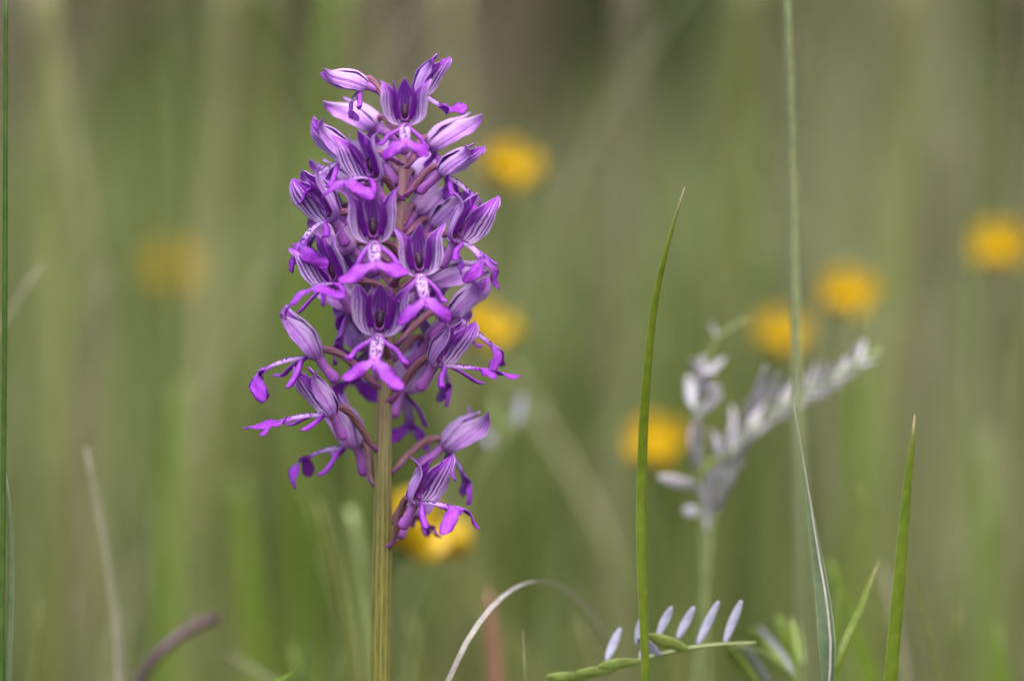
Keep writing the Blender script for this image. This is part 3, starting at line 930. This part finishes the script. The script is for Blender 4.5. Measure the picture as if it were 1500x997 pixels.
blade('leaf_tip', [(428, 984, .004), (412, 990, .004), (398, 1000, .004), (386, 1016, .004)], [3, 10, 14, 15], G['lime'], 'jagged green leaf tip peeking in under the orchid', 'leaf', phi=0.4)
LOW = [([(455, 930, .07), (448, 965, .07), (440, 1015, .07)], 9, 'deep', 'short blurred dark green blade just beside the orchid stem foot'),
       ([(424, 940, .09), (434, 970, .09), (446, 1015, .09)], 11, 'leaf', 'short blurred leaf leaning towards the orchid stem foot'),
       ([(505, 948, .06), (498, 975, .06), (490, 1015, .06)], 8, 'deep', 'small blurred dark leaf almost touching the orchid stem'),
       ([(330, 955, .08), (352, 972, .08), (390, 990, .08), (430, 1015, .08)], 6, 'beige', 'thin pale blade lying low behind the nodding plum stalk'),
       ([(848, 905, .10), (856, 950, .10), (862, 1015, .10)], 12, 'olive', 'blurred olive blade under the end of the pale arch'),
       ([(990, 900, .08), (985, 950, .08), (978, 1015, .08)], 10, 'olive', 'blurred olive blade behind the upright lavender leaflets'),
       ([(1228, 860, .05), (1222, 930, .05), (1220, 1015, .05)], 9, 'lime', 'soft lime blade standing close to the folded blade'),
       ([(1290, 820, .09), (1300, 870, .09), (1318, 940, .09), (1330, 1015, .09)], 9, 'beige', 'soft pale blade crossing behind the short straight blade'),
       ([(1405, 880, .07), (1400, 940, .07), (1392, 1015, .07)], 8, 'olive', 'soft olive blade past the dry arching blade'),
       ([(1460, 905, .09), (1466, 950, .09), (1474, 1015, .09)], 12, 'lime', 'short soft lime blade in the lowest corner'),
       ([(60, 880, .08), (52, 940, .08), (46, 1015, .08)], 10, 'olive', 'short soft olive blade near the grey-green narrow blade'),
       ([(600, 900, .10), (612, 950, .10), (622, 1015, .10)], 12, 'olive', 'soft olive blade between the orchid stem and pale arch')]
for path, w, mk, label in LOW:
    blade('blade_of_grass', path, [w * 0.25] + [w * 0.9] * (len(path) - 2) + [w], G[mk], label, phi=0.5, face=random.uniform(-25, 25), nv=24)
# far out of focus
FAR = [
    ([(75, -40, .26), (72, 300, .25), (85, 700, .24), (80, 1020, .24)], [26, 30, 32, 34], 'olive', 'broad soft olive streak of grass near the thin dark stalk'),
    ([(50, -40, .34), (120, 300, .33), (140, 700, .33), (150, 1020, .33)], [22, 26, 26, 30], 'straw', 'soft yellowish stem slanting across the broad olive streak'),
    ([(335, -40, .38), (318, 200, .38), (300, 420, .37), (285, 700, .36), (280, 1020, .36)], [30, 34, 36, 36, 38], 'straw', 'soft yellowish stem in front of the faint dull yellow bloom'),
    ([(395, -40, .5), (380, 200, .5), (352, 500, .48), (345, 1020, .48)], [30, 32, 34, 34], 'olive', 'soft olive stem behind the orchid and faint dull yellow bloom'),
    ([(262, 560, .22), (258, 640, .22), (250, 760, .22), (245, 1020, .22)], [14, 30, 34, 34], 'lime', 'short soft bright green blade below the faint dull yellow bloom'),
    ([(352, 700, .24), (360, 790, .24), (372, 900, .24), (380, 1020, .24)], [14, 32, 36, 38], 'lime', 'short soft bright green blade above the nodding plum stalk'),
    ([(735, 520, .30), (790, 610, .29), (850, 710, .28), (905, 830, .27), (940, 1020, .27)], [10, 13, 14, 15, 16], 'straw', 'soft straw stem slanting down between orchid and bowing blade'),
    ([(618, 790, .16), (680, 860, .16), (740, 930, .16), (810, 1020, .16)], [16, 20, 22, 22], 'olive', 'soft olive stem slanting down from the bloom by the orchid stem'),
    ([(1095, -40, .42), (1075, 200, .42), (1055, 500, .42), (1040, 1020, .42)], [34, 38, 40, 42], 'olive', 'soft green stem between the bowing blade and tall blurred stalk'),
    ([(1335, -40, .48), (1320, 200, .48), (1305, 500, .47), (1290, 1020, .46)], [36, 40, 42, 42], 'olive', 'soft green stem between the two far yellow blooms'),
    ([(1258, 520, .30), (1255, 600, .30), (1250, 760, .30), (1245, 1020, .30)], [14, 32, 36, 36], 'lime', 'short soft bright green blade below the far round yellow bloom'),
    ([(1435, 640, .32), (1440, 760, .32), (1450, 880, .32), (1455, 1020, .32)], [16, 38, 44, 46], 'lime', 'soft bright green blade in the lower corner past the straight blade'),
    ([(925, -40, .55), (918, 150, .55), (905, 400, .55), (895, 1020, .55)], [40, 44, 40, 36], 'mauve', 'soft mauve-brown dead stem behind the tip of the bowing blade'),
    ([(1400, 190, .5), (1385, 300, .5), (1360, 480, .5), (1350, 1020, .5)], [30, 50, 50, 40], 'mauve', 'soft mauve-brown dead stem beside the bloom at the far edge'),
    ([(1492, -40, .3), (1488, 200, .3), (1480, 500, .3), (1478, 1020, .3)], [20, 22, 22, 22], 'mauve', 'soft mauve stem crossing the bloom at the far edge'),
    ([(12, -40, .45), (10, 60, .45), (14, 200, .45), (0, 1020, .45)], [50, 50, 26, 26], 'mauve', 'soft pinkish dead stem at the upper corner behind the dark stalk'),
    ([(150, 400, .24), (138, 470, .24), (120, 600, .24), (110, 1020, .24)], [12, 24, 24, 22], 'mauve', 'short soft mauve seed head left of the faint dull yellow bloom'),
    ([(500, -40, .45), (480, 100, .45), (450, 420, .45), (440, 1020, .45)], [30, 34, 30, 30], 'lime', 'soft green stem just behind the orchid spike top'),
    ([(660, -40, .6), (668, 200, .6), (672, 500, .6), (676, 1020, .6)], [36, 36, 36, 36], 'straw', 'soft straw stem rising behind the orchid spike'),
    ([(1150, 60, .6), (1155, 300, .6), (1180, 600, .6), (1190, 1020, .6)], [30, 44, 40, 40], 'mauve', 'soft brownish dead stem behind the tall blurred stalk'),
]
for path, w, mk, label in FAR:
    w = [q * (0.55 if mk == 'mauve' else 0.75) for q in w]
    blade('background_grass', path, w, G[mk], label, 'grass stem', phi=0.4, face=random.uniform(-20, 20), nv=30, group='out of focus stems behind the orchid')

# ------------------------------------------------------------------ vetch sprigs
def leaflet(parent, base, tip, w, mat, bend=0.0, face=0.0, phi=0.25):
    a, b = np.array(base), np.array(tip)
    L = np.linalg.norm(b - a)
    d = unit(b - a)
    sv = unit(np.cross(d, np.array([math.sin(R(face)), math.cos(R(face)), 0.0])))
    nrm = np.cross(sv, d)
    mid = (a + b) / 2 + nrm * L * bend
    mb = MB()
    wid = w * 0.5e-4
    mb.strip([a, mid, b], sv, lambda t: wid * (0.16 + 0.84 * math.sin(math.pi * min(1, max(0, t * 0.97 + 0.015))) ** 0.62), nv=14, nu=7, phi=phi, thick=0.00014, ruffle=0.12, rseed=float(a[0] * 3e4))
    o = mb.build('leaflet', mat, parent, offset=a)
    o.location = Vector(a) - parent.location
    return o

def sprig(label, rach, rw, leaflets, ground=True, mat_s='leafstalk'):
    pts = [np.array(P(*q)) for q in rach]
    if ground:
        e = pts[0]
        pts.insert(0, np.array([e[0] * 0.98, e[1] + 0.004, ground_z(e[0], e[1]) - 0.003]))
    root = empty('vetch_sprig', Vector(pts[0]))
    tag(root, label, 'vetch')
    mb = MB()
    mb.tube([q - pts[0] for q in pts], [(0, rw * 0.7e-4), (0.5, rw * 0.5e-4), (1, rw * 0.28e-4)], nv=36, na=10)
    mb.build('rachis', G[mat_s], root)
    for (b, t, w, mk, bend) in leaflets:
        leaflet(root, P(*b), P(*t), w, G[mk], bend)
    return root

y = .008
sprig('sharp vetch leaf with upright lavender leaflets at the foot of the bowing blade', [(815, 1005, y), (880, 984, y), (950, 962, y), (1010, 948, y), (1060, 943, y), (1108, 941, y)], 9, [
    ((888, 968, y), (909, 919, y + .002), 13, 'silver', 0.03), ((932, 944, y), (938, 906, y), 10, 'silver', 0.0), ((963, 932, y), (984, 888, y), 13, 'silver', 0.03),
    ((992, 936, y), (1017, 888, y), 13, 'silver', 0.03), ((1021, 945, y), (1053, 880, y), 13, 'silver', 0.03), ((1061, 942, y), (1086, 879, y), 13, 'silver', 0.03),
    ((1010, 952, y - .002), (948, 930, y - .005), 18, 'leaf', 0.04), ((968, 960, y - .002), (934, 934, y - .006), 15, 'silver', 0.1), ((938, 968, y - .002), (876, 976, y - .005), 16, 'leaf', 0.05),
    ((900, 982, y - .002), (842, 986, y - .004), 15, 'leaf', 0.05), ((862, 992, y - .002), (800, 991, y - .004), 15, 'leaf', 0.05),
    ((940, 966, y + .001), (952, 942, y + .006), 12, 'silver', 0.1)])
y = .035
sprig('soft green vetch leaf hanging beside the lavender leaflets', [(1180, 1008, y), (1150, 975, y), (1118, 955, y - .004), (1075, 945, y - .010)], 6, [
    ((1112, 1004, y - .006), (1060, 944, y - .012), 17, 'leaf', 0.10), ((1160, 990, y), (1098, 922, y), 19, 'leaf', 0.20), ((1166, 986, y + .01), (1112, 918, y + .01), 9, 'silver', 0.16),
    ((1176, 975, y), (1160, 905, y + .01), 17, 'leaf', -0.08), ((1130, 1004, y + .01), (1092, 948, y), 10, 'silver', 0.05)])
y = .06
L = []
axis = [(1030, 890, y), (1040, 790, y), (1056, 710, y), (1085, 645, y), (1130, 605, y), (1190, 570, y), (1245, 538, y), (1292, 512, y)]
ac = spline([np.array([q[0], q[1], 0.0]) for q in axis], 60)
for k in range(44):
    i = int(16 + 38 * k / 43)
    c = ac[i]; d_ = unit(ac[min(59, i + 1)] - ac[i - 1])
    up = k % 3 != 0
    an = R(random.uniform(18, 42)) * (1 if up else -0.6)
    dx = d_[0] * math.cos(an) + d_[1] * math.sin(an); dy = -d_[0] * math.sin(an) + d_[1] * math.cos(an)
    ln = random.uniform(42, 60) * (1.15 if i < 30 else 1.0 - 0.4 * (i - 30) / 30)
    an = an * (1.0 if i < 34 else 0.6)
    L.append(((c[0], c[1], y), (c[0] + dx * ln, c[1] + dy * ln, y + random.uniform(-.010, .008)), random.uniform(5.5, 8.5) + (3 if i < 28 else 0), 'grey', random.uniform(-0.1, 0.14)))
for (bx, by), (tx, ty), w in [((1036, 780), (1034, 700), 13), ((1040, 770), (1068, 690), 13), ((1045, 745), (1052, 672), 12), ((1090, 625), (1122, 535), 13), ((1100, 610), (1140, 545), 11), ((1080, 655), (1072, 592), 10)]:
    L.append(((bx, by, y), (tx, ty, y + random.uniform(-.012, .008)), w, 'grey', random.uniform(-0.1, 0.12)))
L.append(((1085, 665, y), (1028, 690, y - .012), 17, 'leaf', 0.12))
sprig('blurred silvery lilac vetch shoot arching in front of an orange-yellow bloom', axis, 14, L)
y = .058
L = []
for (bx, by), (tx, ty), w in [((1020, 690), (1022, 610), 18), ((1016, 665), (1016, 620), 15), ((1018, 600), (1008, 550), 18), ((1020, 590), (1040, 545), 17), ((1022, 575), (1056, 566), 14), ((1024, 560), (1062, 524), 13),
                              ((1025, 550), (1012, 525), 14), ((1018, 610), (1058, 575), 15), ((1020, 712), (965, 698), 20), ((1026, 748), (1000, 748), 18), ((1022, 570), (1030, 520), 15)]:
    L.append(((bx, by, y), (tx, ty, y + random.uniform(-.010, .006)), w, 'grey', random.uniform(-0.1, 0.1)))
sprig('blurred lilac vetch shoot with a forked tendril beside the bowing blade', [(1034, 900, y), (1026, 760, y), (1018, 680, y), (1020, 590, y), (1032, 530, y), (1052, 492, y), (1075, 476, y), (1097, 464, y)], 8, L + [((1050, 494, y), (1042, 474, y), 6, 'grey', 0)])
y = .11
sprig('faint blurred vetch tip with a hooked tendril behind the orchid', [(690, 720, y), (718, 668, y), (750, 630, y), (780, 600, y), (798, 590, y), (812, 592, y)], 7, [
    ((728, 645, y), (722, 580, y), 14, 'leafstalk', 0.0), ((755, 625, y), (766, 578, y), 14, 'silver', 0.0), ((722, 650, y), (706, 638, y), 18, 'silver', 0.0), ((740, 640, y), (748, 596, y), 10, 'leafstalk', 0.0)])

# ------------------------------------------------------------------ buttercups
def m_butter():
    n = N('buttercup_yellow')
    u, v, t = n.pat()
    f = n.noise(300, 3)
    c = n.mix(f, (0.58, 0.39, 0.004), (0.70, 0.48, 0.006))
    return n.surface(c, 0.4, 0.35, spec=0.5)
M['butter'] = m_butter()
M['stamen'] = m_plain('stamen_gold', (0.66, 0.47, 0.008), 0.6, scale=900)
def buttercup(px, py, Y, size, tilt, az, label, foot_dx=0.0, open_=1.0):
    """size: diameter of the bloom in m; tilt: lean of its axis from upright, az: towards where"""
    c = np.array(P(px, py, Y))
    fx = c[0] + foot_dx
    root = empty('buttercup', Vector((fx, Y + 0.01, ground_z(fx, Y + 0.01))))
    tag(root, label, 'buttercup', 'yellow buttercups behind the orchid')
    rl = np.array(root.location)
    ax = unit(np.array([math.sin(R(tilt)) * math.sin(R(az)), -math.sin(R(tilt)) * math.cos(R(az)), math.cos(R(tilt))]))
    e1 = unit(np.cross(ax, np.array([0.3, 1.0, 0.1]))); e2 = np.cross(ax, e1)
    r = size / 2
    o = c - ax * r * 0.35 - rl
    mb = MB()
    mb.tube([np.array([0, 0, -0.003]), (o) * 0.5 + np.array([0.004, 0, 0.0]), o - ax * r * 0.5, o], [(0, 0.0011), (1, 0.0008)], nv=26, na=8)
    mb.build('stem', G['olive'], root)
    for k in range(5):
        a = 2 * math.pi * k / 5 + 0.3
        d = e1 * math.cos(a) + e2 * math.sin(a); s = -e1 * math.sin(a) + e2 * math.cos(a)
        mb = MB()
        mb.strip([o + d * r * 0.06, o + d * r * 0.45 * open_ + ax * r * 0.22, o + d * r * 0.86 * open_ + ax * r * 0.72, o + d * r * 0.98 * open_ + ax * r * 1.25], s,
                 lambda t: r * 0.66 * (0.2 + 0.8 * math.sin(min(1, t / 0.72) * math.pi / 2)) * (1 if t < 0.72 else math.sqrt(max(0, 1 - ((t - 0.72) / 0.285) ** 2)) + 0.02), nv=12, nu=9, phi=0.6, thick=0.0003)
        mb.build('petal', M['butter'], root)
        mb = MB()
        a += 0.6
        d = e1 * math.cos(a) + e2 * math.sin(a); s = -e1 * math.sin(a) + e2 * math.cos(a)
        mb.strip([o - ax * r * 0.05, o + d * r * 0.4 - ax * r * 0.0, o + d * r * 0.72 + ax * r * 0.25], s, [(0, r * 0.12), (0.4, r * 0.17), (1, 0.0001)], nv=7, nu=5, phi=0.5, thick=0.0003)
        mb.build('sepal', G['olive'], root)
    mb = MB()
    mb.blob(o + ax * r * 0.3, (r * 0.3, r * 0.3, r * 0.22), 0, 10, 6, axes=np.array([e1, e2, ax]))
    for k in range(26):
        a = k * 2.4; q = r * 0.38 * math.sqrt((k + 0.5) / 26)
        p = o + (e1 * math.cos(a) + e2 * math.sin(a)) * q + ax * r * (0.5 + 0.05 * math.sin(k))
        mb.blob(p, (r * 0.05, r * 0.05, r * 0.12), 0, 6, 4, axes=np.array([e1, e2, ax]))
    mb.build('stamens', M['stamen'], root)
    return root
buttercup(612, 790, 0.112, 0.0140, 36, 60, 'bright yellow bloom directly behind the orchid stem, below its lowest flowers', 0.02)
buttercup(746, 254, 0.224, 0.0110, 40, 20, 'yellow bloom beside the upper flowers of the orchid spike', -0.01)
buttercup(712, 492, 0.202, 0.0108, 33, 30, 'yellow bloom half hidden by the middle flowers of the orchid', 0.0)
buttercup(961, 658, 0.190, 0.0110, 42, -10, 'bright yellow bloom crossed by the tall bowing green blade', 0.01)
buttercup(1143, 499, 0.269, 0.0108, 36, 10, 'orange-yellow bloom behind the arching silvery vetch shoot', 0.0)
buttercup(1242, 439, 0.235, 0.0110, 44, 0, 'round yellow bloom above the end of the arching vetch shoot', 0.0)
buttercup(1464, 370, 0.246, 0.0112, 44, -15, 'yellow bloom at the far edge away from the orchid', 0.01)
buttercup(256, 404, 0.66, 0.0172, 36, 0, 'faint dull yellow bloom veiled by grass between thin stalk and orchid', 0.0)
